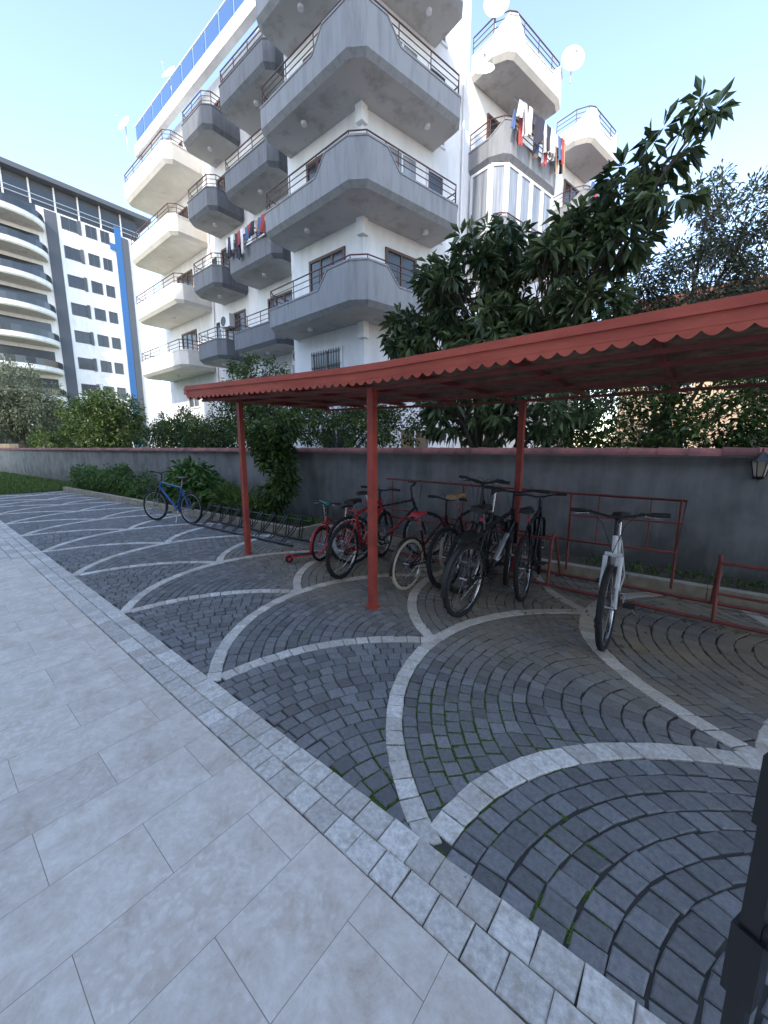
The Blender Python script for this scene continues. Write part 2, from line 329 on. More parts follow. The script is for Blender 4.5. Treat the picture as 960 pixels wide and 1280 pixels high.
def strip(ya,yb,xa,xb,w):
    x=xa
    while x<xb:
        l=w*random.uniform(0.9,1.12)
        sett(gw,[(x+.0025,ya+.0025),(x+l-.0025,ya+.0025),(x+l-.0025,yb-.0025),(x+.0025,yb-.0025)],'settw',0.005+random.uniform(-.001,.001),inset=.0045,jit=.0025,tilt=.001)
        x+=l
strip(0.90,1.022,-18.6,4.3,.125); strip(1.022,1.148,-18.6,4.3,.125)
for q in range(6): strip(0.9-.125*(q+1),0.9-.125*q,-18.6,-7.62,.125)
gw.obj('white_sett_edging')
# moss growing in the joints, thickest in the damp corner by the entrance
mm=MB(); cs=.013
def mossfield(cx,cy,R,bias):
    nx=int(2*R/cs)
    for i in range(nx):
        for j in range(nx):
            x=cx-R+i*cs; y=cy-R+j*cs; d=math.hypot(x-cx,y-cy)/R
            if d>1 or y<1.14 or y>kerbY(x)-.02: continue
            v=mnoise.noise(Vector((x*3.1,y*3.1,1.7)))*.5+mnoise.noise(Vector((x*17,y*17,5)))*.55+bias-d*.75
            if v>0:
                h=-.0058+min(v,.4)*.004+random.uniform(-.0006,.0006)
                e=cs*.62; a=random.uniform(0,1.5)
                mm.add([(x+e*math.cos(a+q*pi/2),y+e*math.sin(a+q*pi/2),h+random.uniform(-.001,.001)) for q in range(4)],[(0,1,2,3)],'moss')
mossfield(-.80,1.72,.85,.50); mossfield(-2.2,1.9,.6,.10); mossfield(-1.1,2.9,.7,.10); mossfield(-1.7,5.0,1.2,.15)
mm.obj('moss')
g=MB()
g.add([(-120,-30,-.03),(-18.65,-30,-.03),(-18.65,3.6,-.03),(-18.65,60,-.03),(-120,60,-.03)],[(0,1,2,3,4)],'lawn'); g.obj('lawn')
def strippoly(mb,xa,xb,f0,f1,z0,z1,k,n=1):
    for i in range(n):
        u0=xa+(xb-xa)*i/n; u1=xa+(xb-xa)*(i+1)/n-(0.006 if n>1 else 0)
        v=[(u0,f0(u0),z0),(u1,f0(u1),z0),(u1,f1(u1),z0),(u0,f1(u0),z0),(u0,f0(u0),z1),(u1,f0(u1),z1),(u1,f1(u1),z1),(u0,f1(u0),z1)]
        mb.add(v,[(3,2,1,0),(4,5,6,7),(0,1,5,4),(1,2,6,5),(2,3,7,6),(3,0,4,7)],k)
g=MB()
strippoly(g,-5.5,4.5,lambda x:5.13+.055*x,lambda x:5.25+.055*x,-.05,.15,'kerb',14)
strippoly(g,-18.6,-5.65,lambda x:4.6+.055*x,lambda x:4.72+.055*x,-.05,.15,'kerb',16)
g.box((-5.62,4.28,-.05),(-5.505,4.95,.147),'kerb')
g.obj('kerb')
g=MB()
strippoly(g,-5.5,4.5,lambda x:5.252+.055*x,lambda x:5.865+.055*x,-.05,.10,'soil')
strippoly(g,-18.6,-5.52,lambda x:4.722+.055*x,lambda x:5.865+.055*x,-.05,.10,'soil')
g.obj('planting_bed')
w=MB()
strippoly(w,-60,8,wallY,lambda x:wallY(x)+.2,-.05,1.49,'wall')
strippoly(w,-60,8,lambda x:wallY(x)-.04,lambda x:wallY(x)+.24,1.492,1.515,'conc')
x=-58
while x<8:
    l=.30
    tn=random.random()
    for side in (-1,1):
        vs=[];N=8; dz=random.uniform(-.005,.005)
        for (xx,rr) in ((x,.11),(x+l*1.12,.092)):
            for q in range(N+1):
                an=pi*q/N; cy=wallY(xx)+.10+side*.09
                vs.append((xx,cy-rr*math.cos(an),1.512+dz+rr*.85*math.sin(an)+(.006 if side>0 else 0)))
        w.add(vs,[(q,q+1,q+N+2,q+N+1) for q in range(N)],'tile',True,tint=tn)
        w.add([vs[q] for q in range(N+1)],[tuple(range(N+1))],'tile',tint=tn*.5)
    x+=l
w.obj('boundary_wall')

# ------------------------------------------------------------------ canopy
cp=empty('bicycle_shelter')
FX=[-5.35,-2.3,0.2,4.4]; FY=[2.45,2.60,2.62,2.62]; FZ=[2.25,2.15,2.165,2.165]
BY=[4.95,4.98,5.02,5.1]; BZ=[2.29,2.20,2.18,2.18]
def ip(x,A): return float(np.interp(x,FX,A))
m=MB(); n=24
xs=[FX[0]+(FX[-1]-FX[0])*i/n for i in range(n+1)]
for i in range(n):
    a,b=xs[i],xs[i+1]
    for dz,k in ((0.055,'board'),(0.09,'red')):
        v=[(a,ip(a,FY)+.02,ip(a,FZ)+dz+.03),(b,ip(b,FY)+.02,ip(b,FZ)+dz+.03),(b,ip(b,BY),ip(b,BZ)+dz),(a,ip(a,BY),ip(a,BZ)+dz)]
        m.add(v,[(0,1,2,3)],k)
m.obj('roof_sheet',cp)
m=MB(); pitch=.098
def scallop(p0f,length,thick_dir):
    N=int(length/pitch)
    for q in range(N):
        prof=[]
        for s in range(7): prof.append((q+ s/6, -.032*math.sin(pi*s/6)))
        bot=[p0f(u*pitch,dz) for u,dz in prof]; top=[p0f(u*pitch,.02) for u,dz in prof]
        off=Vector(thick_dir)*.004
        v=[Vector(p) for p in bot+top]; v2=[p+off for p in v]
        f=[(s,s+1,s+8,s+7) for s in range(6)]
        m.add(v,f,'red'); m.add(v2,[tuple(reversed(t)) for t in f],'red')
        m.add(bot+[Vector(p)+off for p in bot],[(s,s+7,s+8,s+1) for s in range(6)],'red')
def fr(u,dz):
    x=FX[0]+u; return (x,ip(x,FY)-.012,ip(x,FZ)+.036+dz-.015)
scallop(fr,FX[-1]-FX[0]-.05,(0,1,0))
def lf(u,dz): 
    t=u/2.5; return (FX[0]-.012,FY[0]+u,FZ[0]+(BZ[0]-FZ[0])*t+.021+dz)
scallop(lf,2.5,(1,0,0))
for i in range(n):
    a,b=xs[i],xs[i+1]
    for (ya,yb,za,zb) in ((-.014,.0,.035,.105),(-.030,-.015,.098,.152)):
        v=[(a,ip(a,FY)+ya,ip(a,FZ)+za),(b,ip(b,FY)+ya,ip(b,FZ)+za),(b,ip(b,FY)+yb,ip(b,FZ)+za),(a,ip(a,FY)+yb,ip(a,FZ)+za)]
        v+=[(p[0],p[1],p[2]+zb-za) for p in v]
        m.add(v,[(3,2,1,0),(4,5,6,7),(0,1,5,4),(2,3,7,6)],'red')
m.tube([(FX[0]-.012,FY[0]-.02,FZ[0]+.09),(FX[0]-.012,BY[0],BZ[0]+.07)],.055,'red',4)
m.obj('fascia',cp)
m=MB()
for x in np.arange(-5.3,4.4,0.84):
    m.tube([(x,ip(x,FY)+.03,ip(x,FZ)+.05),(x,ip(x,BY)-.02,ip(x,BZ)+.02)],.030,'maroonpost',4)
for yy in (0.08,0.33,0.66,0.97):
    pts=[(x,ip(x,FY)*(1-yy)+ip(x,BY)*yy,(ip(x,FZ)*(1-yy)+ip(x,BZ)*yy)-.006+(.01 if yy in(.33,.66) else -.01)) for x in FX]
    m.tube(pts,.022,'maroonpost',4)
m.obj('rafters',cp)
m=MB()
def sqpost(x,y,z0,z1,hw,k):
    m.box((x-hw,y-hw,z0),(x+hw,y+hw,z1),k); m.box((x-hw-.025,y-hw-.025,0.0),(x+hw+.025,y+hw+.025,.010),k)
sqpost(-2.42,2.80,0,2.15,.035,'redpost'); sqpost(-5.22,3.12,0,2.24,.035,'redpost')
sqpost(-1.75,4.86,0,2.17,.035,'redpost')
sqpost(2.2,2.80,0,2.16,.035,'redpost'); sqpost(2.2,4.95,0,2.16,.035,'redpost')
m.obj('posts',cp)

# ------------------------------------------------------------------ racks
m=MB(); R='maroonpost'
m.tube([(-4.6,4.55,.04),(2.6,4.42,.04)],.018,R); m.tube([(-4.6,4.95,.04),(2.6,5.03,.04)],.018,R)
for (xa,xb) in ((-4.5,-2.35),(-2.25,-1.2),(0.25,2.3)):
    for x in (xa,xb):
        m.tube([(x,4.45,.04),(x,4.50,.58),(x,4.62,.62)],.016,R,8); m.tube([(x,4.62,.62),(x,4.98,.04)],.014,R,8)
    m.tube([(xa,4.50,.58),(xb,4.50,.58)],.016,R); m.tube([(xa,4.47,.30),(xb,4.47,.30)],.012,R)
m.obj('bicycle_rack')
m=MB()
m.tube([(-4.0,5.0,1.10),(-1.15,5.02,1.06),(-0.05,5.04,1.06),(-0.09,5.02,.50),(-1.12,4.95,.50),(-1.15,5.02,1.06)],.016,R)
for x in (-3.9,-2.6,-1.15,-0.09): m.tube([(x,5.03,0.1),(x,5.03,1.06)],.014,R)
m.tube([(-4.0,4.98,.62),(-1.12,4.95,.50)],.014,R); m.tube([(-1.13,4.97,.80),(-.07,5.02,.82)],.010,R)
for x in (-.85,-.35): m.tube([(x,5.03,.5),(x,5.03,1.06)],.007,R)
m.obj('bicycle_rack')
m=MB()
x=-8.2
m.tube([(-8.3,4.02,.03),(-5.0,4.16,.03)],.018,'black'); m.tube([(-8.3,3.62,.03),(-5.0,3.78,.03)],.018,'black'); m.tube([(-8.2,4.05,.36),(-5.0,4.2,.36)],.015,'black')
while x<-5.1:
    y=3.70+.045*(x+8.2)
    for d in (0,.07): m.tube([(x+d,y-.05,.03),(x+d,y+.2,.20),(x+d,y+.36,.42),(x+d,y+.40,.36),(x+d,y+.34,.03)],.011,'black',6)
    x+=.36
m.obj('bicycle_rack')

# ------------------------------------------------------------------ bicycles
def bicycle(name,rear,front,Rw=.34,frame='bikeblack',tyre='rubber',saddle='plastic',steer=0.0,step=False,fender=None,carrier=False,rim='chrome',lean=0.0,grip='plastic',sus=False,wide=.58,hb=0.0,stripe=None):
    rear=Vector(rear); front=Vector(front); d=(front-rear); L0=d.length; ang=math.atan2(d.y,d.x)
    T=Matrix.Translation((rear.x,rear.y,0))@Matrix.Rotation(ang,4,'Z')@Matrix.Rotation(lean,4,'X')
    L=L0; s=Rw/.34
    m=MB()
    ax0=Vector((0,0,Rw)); ax1=Vector((L,0,Rw))
    BB=Vector((.43*s,0,.285*s)); ST=Vector((.27*s,0,.76*s)); HB=Vector((L-.145*s,0,.74*s)); HT=HB+Vector((-.05,0,.14))*s
    if step: STt=Vector((.33*s,0,.52*s))
    else: STt=ST
    Ft=T@Matrix.Translation(HT)@Matrix.Rotation(steer,4,'Z')@Matrix.Translation(-HT)
    def wheel(c,TT):
        m.torus(c,(0,1,0),Rw-.024*s,.024*s,tyre,36,8,TT)
        for q in range(48):
            a=2*pi*q/48; p=c+Vector((math.cos(a),0,math.sin(a)))*(Rw-.004*s); t=Vector((-math.sin(a),0,math.cos(a)))*.008
            m.tube([p-t+Vector((0,.012*(-1)**q,0)),p+t+Vector((0,.012*(-1)**q,0))],.007*s,tyre,4,False,TT)
        m.torus(c,(0,1,0),Rw-.052*s,.011*s,rim,36,6,TT,sq=1.3)
        for q in range(20):
            a=2*pi*q/20; e=c+Vector((math.cos(a),0,math.sin(a)))*(Rw-.055*s); h=c+Vector((math.cos(a+.5)*.02,(.025 if q%2 else -.025),math.sin(a+.5)*.02))
            m.tube([h,e],.0014,'chrome',4,False,TT)
        m.tube([c+Vector((0,-.055,0)),c+Vector((0,.055,0))],.017*s,'chrome',10,True,TT)
    wheel(ax0,T); wheel(ax1,Ft)
    tb=.016*s if not sus else .02*s
    m.tube([BB,ST],tb,frame,10,T=T); m.tube([STt,HT+Vector((.0,0,-.03))],tb,frame,10,T=T); m.tube([BB,HB],tb*1.2,frame,10,T=T)
    if stripe: m.tube([BB.lerp(HB,.25),BB.lerp(HB,.75)],tb*1.22,stripe,10,T=T)
    m.tube([HB,HT],.021*s,frame,10,T=T)
    for y in(-.05,.05):
        m.tube([BB+Vector((0,y*.6,0)),ax0+Vector((0,y,0))],.009,frame,8,T=T); m.tube([STt+Vector((0,y*.4,-.02)),ax0+Vector((0,y,0))],.008,frame,8,T=T)
        if sus:
            m.tube([HB+Vector((0,y*1.1,-.02)),ax1+Vector((-.03,y*1.1,.16))],.019,'bikeblack' if frame!='bikewhite' else 'bikewhite',8,T=Ft); m.tube([ax1+Vector((-.03,y*1.1,.18)),ax1+Vector((0,y*1.1,0))],.012,'chrome' if frame!='bikewhite' else 'bikewhite',8,T=Ft)
        else: m.tube([HB+Vector((0,y*.7,0)),ax1+Vector((-.06,y,.22*s)),ax1+Vector((0,y,0))],.011,frame,8,T=Ft)
    m.tube([HB+Vector((0,-.06,0)),HB+Vector((0,.06,0))],.017,frame,8,T=Ft)
    ss=ST+Vector((-.045,0,.15+hb*.6))*s
    m.tube([ST,ss],.012,'chrome',8,T=T)
    prof=[(-.13,.075,.0),(-.09,.085,.012),(-.02,.06,.012),(.06,.026,.008),(.14,.018,-.004),(.155,.008,-.012)]
    vs=[];
    for (px,w,z) in prof:
        for (fy,fz) in ((-1,-.02),(-.8,.012),(0,.024),(.8,.012),(1,-.02),(0,-.03)):
            vs.append(T@(ss+Vector((px*s,w*fy*s,(z+fz+.02)*s))))
    fs=[(i*6+j,(i+1)*6+j,(i+1)*6+(j+1)%6,i*6+(j+1)%6) for i in range(5) for j in range(6)]
    m.add(vs,fs,saddle,True); m.add(vs[:6],[(0,1,2,3,4,5)],saddle); m.add(vs[-6:],[(5,4,3,2,1,0)],saddle)
    top=HT+Vector((-.02,0,.09+hb))*s; c=top+Vector((.06,0,.03))*s; w=wide/2*s
    m.tube([HT,top],.014,'plastic',8,T=Ft); m.tube([top,c],.014,'plastic',8,T=Ft)
    bar=[c+Vector((-.05*s,-w,.03*s)),c+Vector((-.02*s,-w*.55,.03*s)),c+Vector((0,-w*.15,0)),c+Vector((0,w*.15,0)),c+Vector((-.02*s,w*.55,.03*s)),c+Vector((-.05*s,w,.03*s))]
    m.tube(bar,.011,'plastic',8,T=Ft)
    for sg,i,j in((-1,0,1),(1,5,4)):
        g0=bar[i]; g1=bar[i]+(bar[j]-bar[i]).normalized()*.12*s
        m.tube([g0,g1],.017,grip,10,T=Ft)
        lv=g1+(bar[j]-bar[i]).normalized()*.03
        m.tube([lv,lv+Vector((.04,0,-.01)),lv+Vector((.05,sg*.10*s,-.015))],.006,'chrome',6,T=Ft)
        m.tube([lv,lv+Vector((.10,-sg*.02,.03)),lv+Vector((.11,-sg*.12,-.08)),HB+Vector((.05,0,.02))],.003,'plastic',5,T=Ft)
    m.torus(BB+Vector((0,-.045,0)),(0,1,0),.08*s,.005,'plastic',24,4,T); m.disc(BB+Vector((0,-.045,0)),(0,1,0),.055*s,.004,'plastic',20,T)
    for sg in(-1,1):
        e=BB+Vector((.13*s*sg,-.075 if sg<0 else .075,-.09*s*sg*.6)); b0=BB+Vector((0,e.y,0))
        m.tube([b0,e],.009,'chrome',6,T=T)
        m.box(e+Vector((-.045,-.045+.045*sg,-.012)),e+Vector((.045,.045+.045*sg,.012)),'plastic',T)
    m.tube([BB+Vector((0,-.09,0)),BB+Vector((0,.09,0))],.018,'chrome',8,T=T)
    for dz in(.075,-.075): m.tube([BB+Vector((0,-.045,dz*s)),ax0+Vector((0,-.045,dz*.5*s))],.004,'plastic',5,T=T)
    m.disc(ax0+Vector((0,-.045,0)),(0,1,0),.04*s,.02,'plastic',16,T)
    if fender:
        for c,TT,b0,b1 in((ax0,T,math.radians(20),math.radians(190)),(ax1,Ft,math.radians(-10),math.radians(140))):
            m.torus(c,(0,-1,0),Rw+.018,.010,fender,22,6,TT,b0,b1,sq=2.4)
    if carrier:
        z=Rw*2+.05
        m.tube([(-.2,-.06,z),(.2*s,-.06,z),(.2*s,.06,z),(-.2,.06,z),(-.2,-.06,z)],.006,'plastic',6,T=T)
        m.box((-.15,-.055,z-.004),(.18*s,.055,z+.008),'plastic',T)
        for y in(-.06,.06): m.tube([(-.1,y,z),(0,y,Rw)],.005,'plastic',6,T=T)
    m.disc(ss+Vector((-.02,0,-.09))*1.0,(1,0,0),.02,.01,'pink',10,T)
    m.tube([BB+Vector((-.06,.03,0)),Vector((.25*s,.18,.02))],.008,'chrome',6,T=T)
    return m.obj(name)
bicycle('bicycle',(-9.32+1.07,3.65,0),(-9.32,3.38,0),.34,'bikeblue',steer=.15,sus=True,lean=.05,hb=.06)
bicycle('bicycle',(-4.13,4.30,0),(-4.10,3.58,0),.245,'bikered',steer=.2,step=True,lean=-.04,wide=.62,fender='bikered',hb=.12)
bicycle('bicycle',(-3.30,3.24,0),(-3.50,4.30,0),.345,'bikered',steer=.1,lean=.05,saddle='plastic',sus=True)
bicycle('bicycle',(-3.62,3.75,0),(-3.05,4.72,0),.34,'bikeblack',steer=-.3,lean=-.05,hb=.08,stripe='bikered')
bicycle('bicycle',(-2.45,3.43,0),(-2.44,4.38,0),.295,'bikemaroon',tyre='creamtyre',saddle='pink',step=True,lean=.04,steer=.2,fender='plastic',hb=.1)
bicycle('bicycle',(-2.12,3.75,0),(-2.05,4.80,0),.36,'bikeblack',saddle='tan',lean=-.03,steer=-.15,hb=.1)
bicycle('bicycle',(-1.62,3.20,0),(-1.56,4.32,0),.365,'bikeblack',lean=.05,steer=.35,sus=True,carrier=True,fender='plastic',wide=.66,hb=.05,stripe='metal')
bicycle('bicycle',(-2.0,4.75,0),(-1.85,3.72,0),.36,'bikeblack',lean=-.06,steer=-.25,sus=True,hb=.16)
bicycle('bicycle',(-1.30,3.95,0),(-1.42,4.98,0),.345,'bikeblack',lean=-.05,steer=.2,sus=True)
bicycle('bicycle',(-0.50,4.38,0),(-0.42,3.37,0),.345,'bikewhite',lean=.03,steer=-.08,sus=True,wide=.68,hb=.04,stripe='bikeblack')

m=MB(); T=Matrix.Translation((-4.34,3.22,0))@Matrix.Rotation(math.radians(70),4,'Z')
for x in(.62,0): 
    m.torus((x,0,.055),(0,1,0),.038,.017,'rubber',20,8,T); m.disc((x,0,.055),(0,1,0),.03,.024,'pink',16,T)
m.box((.02,-.055,.075),(.50,.055,.095),'pink',T); m.box((.05,-.045,.096),(.42,.045,.101),'plastic',T)
m.tube([(.62,.03,.055),(.60,.03,.16),(.60,0,.18)],.009,'pink',6,T=T); m.tube([(.50,0,.085),(.59,0,.20)],.02,'pink',8,T=T)
m.tube([(.61,0,.12),(.54,0,.82)],.016,'chrome',10,T=T); m.tube([(.61,0,.14),(.585,0,.36)],.022,'pink',10,T=T)
m.tube([(.54,-.16,.82),(.54,.16,.82)],.014,'teal',8,T=T)
for y in(-.16,.16): m.tube([(.54,y,.82),(.54,y*.5,.82)],.021,'teal',8,T=T)
m.torus((0,0,.055),(0,-1,0),.075,.006,'pink',10,6,T,math.radians(30),math.radians(150),sq=4)
m.obj('kick_scooter')

m=MB(); x=.52; y=wallY(x)-.17
m.box((x-.04,wallY(x)-.03,1.26),(x+.04,wallY(x)-.002,1.46),'black'); m.tube([(x,wallY(x)-.03,1.33),(x,wallY(x)-.10,1.26),(x,y,1.28)],.010,'black')
def frus(c,r0,r1,z0,z1,k,n=6):
    v=[(c[0]+r*math.cos(2*pi*q/n),c[1]+r*math.sin(2*pi*q/n),zz) for r,zz in((r0,z0),(r1,z1)) for q in range(n)]
    m.add(v,[(q,(q+1)%n,n+(q+1)%n,n+q) for q in range(n)]+[tuple(reversed(range(n))),tuple(range(n,2*n))],k)
frus((x,y),.03,.045,1.27,1.30,'black'); frus((x,y),.045,.075,1.302,1.46,'amber'); frus((x,y),.10,.055,1.462,1.51,'black'); frus((x,y),.055,.012,1.512,1.56,'black')
for q in range(6):
    a=2*pi*q/6; m.tube([(x+.047*math.cos(a),y+.047*math.sin(a),1.30),(x+.078*math.cos(a),y+.078*math.sin(a),1.462)],.005,'black',5)
m.tube([(x,y,1.56),(x,y,1.595)],.008,'black')
m.obj('wall_lantern')

m=MB(); gx,gy=.175,1.03
T=Matrix.Translation((gx,gy,0))@Matrix.Rotation(math.radians(-25),4,'Z')
m.box((0,0,.04),(.035,.035,2.0),'black',T); m.box((1.1,0,.04),(1.15,.035,2.0),'black',T)
for z in(.06,.55,1.0,1.95): m.box((.036,.004,z),(1.098,.031,z+.04),'black',T)
for q in range(8):
    xx=.15+q*.118; m.box((xx,.008,.1),(xx+.018,.026,1.95),'black',T)
m.box((-.010,-.008,.38),(.045,.043,.56),'black',T); m.box((-.008,-.006,.82),(.03,.041,.98),'black',T)
m.obj('metal_gate')

# ------------------------------------------------------------------ foliage
def leaves(mb,C,Dr,L,W,k,T,fold=.25):
    n=len(C); Dr=Dr/np.linalg.norm(Dr,axis=1,keepdims=True)
    up=rng.normal(0,.5,(n,3))+np.array([0,0,1.0]); s=np.cross(Dr,up); s/=np.linalg.norm(s,axis=1,keepdims=True)+1e-9
    nn=np.cross(s,Dr); L=L*rng.uniform(.7,1.2,(n,1)); W=W*rng.uniform(.8,1.2,(n,1))
    b=C; tip=C+Dr*L-np.array([0,0,1])*L*.15; mid=C+Dr*L*.55
    l=mid+s*W*.5+nn*W*fold; r=mid-s*W*.5+nn*W*fold
    V=np.stack([b,l,tip,r],1).reshape(-1,3)
    i=np.arange(n)*4; F=np.stack([np.stack([i,i+1,i+2],1),np.stack([i,i+2,i+3],1)],1).reshape(-1,3)
    mb.bulk(V,F,k,np.repeat(T,2))
def blobpts(blobs,n):
    vol=np.array([b[3]*b[4]*b[5] for b in blobs])**.67; pr=vol/vol.sum(); idx=rng.choice(len(blobs),n,p=pr)
    d=rng.normal(0,1,(n,3)); d/=np.linalg.norm(d,axis=1,keepdims=True)
    r=rng.uniform(.35,1,(n,1))**.5*rng.uniform(.8,1.12,(n,1))
    B=np.array(blobs); P_=B[idx,:3]+d*r*B[idx,3:6]
    return P_,idx,d
def tree(name,base,blobs,k,ncl,per,L,W,cl_r,trunk_r,trunk_h,mode='scatter',droop=.2,lean=(0,0),twig=.75,stems=1):
    mb=MB(); base=Vector(base)
    P_,idx,d=blobpts(blobs,ncl)
    keep=P_[:,2]>base.z+.05; P_=P_[keep]; idx=idx[keep]; d=d[keep]; n=len(P_)
    for st in range(stems):
        top=base+Vector((lean[0]+random.uniform(-.15,.15)*(stems>1),lean[1],trunk_h))
        b2=base+Vector((random.uniform(-.15,.15),random.uniform(-.15,.15),0))*(stems>1)
        midp=(b2+top)/2+Vector((random.uniform(-.1,.1),random.uniform(-.1,.1),0))*trunk_h*.3
        mb.tube([b2-Vector((0,0,.1)),b2+(midp-b2)*.3,midp,top],[trunk_r*1.3,trunk_r,trunk_r*.85,trunk_r*.7],'bark',9)
    for bi,b in enumerate(blobs):
        c=Vector(b[:3]); md=top.lerp(c,.5)+Vector((random.uniform(-.2,.2),random.uniform(-.2,.2),random.uniform(-.05,.25)))
        mb.tube([top-Vector((0,0,.1)),md,c],[trunk_r*.6,trunk_r*.35,trunk_r*.15],'bark',7)
        for i in np.where(idx==bi)[0]:
            if random.random()<twig:
                p=Vector(P_[i]); s0=md.lerp(c,random.uniform(.2,1)); mb.tube([s0,s0.lerp(p,.5)+Vector((0,0,random.uniform(-.05,.12))),p],[trunk_r*.10,trunk_r*.07,.003],'bark',4,False)
    ctint=np.clip(rng.normal(.42,.22,n),0,1)
    rep=np.repeat(np.arange(n),per); N=len(rep)
    rd=rng.normal(0,1,(N,3)); rd/=np.linalg.norm(rd,axis=1,keepdims=True)
    if mode=='rosette':
        C=P_[rep]+rd*.03; Dr=rd*1.0+d[rep]*.55+np.array([0,0,-droop])
    else:
        C=P_[rep]+rd*cl_r*rng.uniform(.1,1,(N,1)); Dr=rd+d[rep]*.4+np.array([0,0,-droop])
    T=np.clip(ctint[rep]+rng.normal(0,.18,N),0,1)
    leaves(mb,C,Dr,L,W,k,T)
    return mb.obj(name)

tree('loquat_tree',(-3.5,7.4,0),[(-3.8,7.3,4.6,1.05,1.0,.9),(-4.7,7.4,3.5,.85,.9,.9),(-5.2,7.3,4.1,.5,.6,.5),(-3.2,7.2,3.3,1.2,.9,1.0),(-3.1,7.5,5.2,.6,.7,.5),(-2.2,7.3,4.3,.9,.8,.8),(-1.9,7.5,5.15,.5,.5,.38),(-1.35,7.5,5.5,.42,.4,.32),(-0.85,7.4,5.8,.36,.35,.28),(-.40,7.3,6.0,.28,.3,.22),(-1.3,7.3,4.7,.45,.4,.42),(-.75,7.3,5.2,.4,.4,.3),(-1.6,7.2,3.7,.6,.5,.5),(-4.4,7.3,4.9,.45,.6,.35),(-3.9,7.2,2.3,.9,.8,.6),(-2.4,7.2,2.3,1.0,.7,.6)],
     'loquat',720,13,.27,.085,.1,.10,1.4,'rosette',.45,stems=3)
OL=dict(k='olive',per=34,L=.10,W=.028,cl_r=.19)
def olive(base,blobs,n,tr,th,**kw):
    a=dict(OL); a.update(kw); tree('olive_tree',base,blobs,a['k'],n,a['per'],a['L'],a['W'],a['cl_r'],tr,th,droop=.1,twig=.45)
olive((-.6,9.0,0),[(-.9,8.9,3.3,1.1,.9,.9),(-.2,8.8,4.3,.9,.8,.8),(.8,8.9,4.0,.9,.9,.9),(-1.3,8.9,4.5,.6,.6,.5),(0.2,8.8,5.1,.65,.6,.5),(1.2,8.8,2.9,1.1,.9,.9),(-.3,8.7,5.6,.35,.4,.3)],800,.08,1.6)
olive((2.9,9.2,0),[(2.2,9.1,4.0,1.0,.9,.9),(3.2,9.2,4.9,1.0,.9,.9),(2.1,9.2,5.6,.7,.6,.7),(2.9,9.1,3.0,1.3,.9,.9),(3.0,9.0,6.2,.7,.7,.6),(1.5,9.1,4.9,.6,.6,.5),(3.9,9.0,3.6,.9,.9,1.2)],780,.09,1.7)
olive((-2.6,11,0),[(-2.4,11,3.2,1.3,1,1.0),(-1.2,11.2,3.8,1.1,1,.9),(-2.2,10.8,1.9,1.5,.8,.7)],330,.08,1.4)
tree('hedge',(0,8.0,0),[(-1.9+.95*i,8.0+.2*(i%2),1.55+.25*(i%3),.85,.55,.85) for i in range(7)],'citrus',620,26,.11,.05,.18,.05,.8)
CT=lambda base,blobs,n,L,W,cl,tr,th: tree('citrus_tree',base,blobs,'citrus',n,26,L,W,cl,tr,th)
CT((-10.2,6.7,0),[(-10.3,6.7,3.4,1.2,.9,.9),(-9.2,6.7,2.7,1.0,.9,.8),(-11.3,6.8,2.8,1.0,.9,.8),(-10.2,6.6,2.2,1.6,.8,.6)],360,.10,.05,.18,.07,1.2)
CT((-7.4,7.2,0),[(-7.4,7.2,2.6,1.1,.9,.6),(-6.4,7.2,2.2,.9,.8,.6),(-8.3,7.1,2.2,.9,.8,.6),(-5.6,7.3,2.1,.7,.7,.5)],240,.10,.05,.18,.07,1.2)
CT((-22,6.4,0),[(-22,6.4,3.1,1.7,1.5,1.2),(-21,6.3,2.4,1.4,1.3,1.0),(-23.2,6.5,2.6,1.4,1.3,1.0)],380,.15,.075,.26,.09,1.3)
CT((-26.5,6.9,0),[(-26.5,6.9,3.4,1.8,1.6,1.3),(-28,7.0,2.7,1.5,1.4,1.1),(-25.2,6.8,2.7,1.4,1.4,1.1)],380,.16,.08,.28,.09,1.3)
CT((-15.5,6.9,0),[(-15.5,6.9,2.2,1.5,1.0,.8),(-17.2,7.0,2.0,1.3,1.0,.7),(-13.6,6.9,2.0,1.3,1.0,.7)],340,.12,.06,.22,.08,1.0)
olive((-39,5.6,0),[(-39,5.6,5.8,2.4,2.2,1.9),(-41,5.2,4.6,2.2,2,1.6),(-37.6,6.2,4.2,2.0,2,1.5),(-39,4,3.6,2.2,2.2,1.5)],520,.2,2.4,L=.28,W=.08,cl_r=.45,per=30)
tree('climbing_shrub',(-6.9,4.85,.1),[(-6.9,4.85,1.5,.42,.35,.45),(-6.6,4.8,1.0,.35,.3,.45),(-7.3,4.85,1.9,.4,.35,.35),(-6.5,4.85,2.0,.4,.3,.3),(-6.9,4.75,.6,.3,.3,.35)],'citrus',250,20,.11,.06,.13,.03,.8)
tree('broadleaf_shrub',(-10,4.65,.1),[(-10,4.6,.75,.75,.42,.55),(-9.3,4.62,.55,.55,.4,.4),(-10.7,4.55,.6,.5,.4,.4)],'shrub',210,10,.2,.11,.12,.03,.4,droop=.3)
tree('flowering_shrub',(-14,4.4,.1),[(-13.2,4.4,.5,.8,.4,.35),(-14.8,4.35,.6,.9,.4,.45),(-16.4,4.2,.5,.9,.4,.35),(-17.8,4.15,.55,.9,.4,.4)],'shrub',300,14,.13,.05,.15,.02,.3)
tree('flowering_shrub',(-8.3,4.6,.1),[(-8.4,4.6,.4,.5,.3,.3),(-7.7,4.6,.35,.5,.3,.25)],'grass',120,14,.22,.03,.10,.015,.2,droop=-.5)
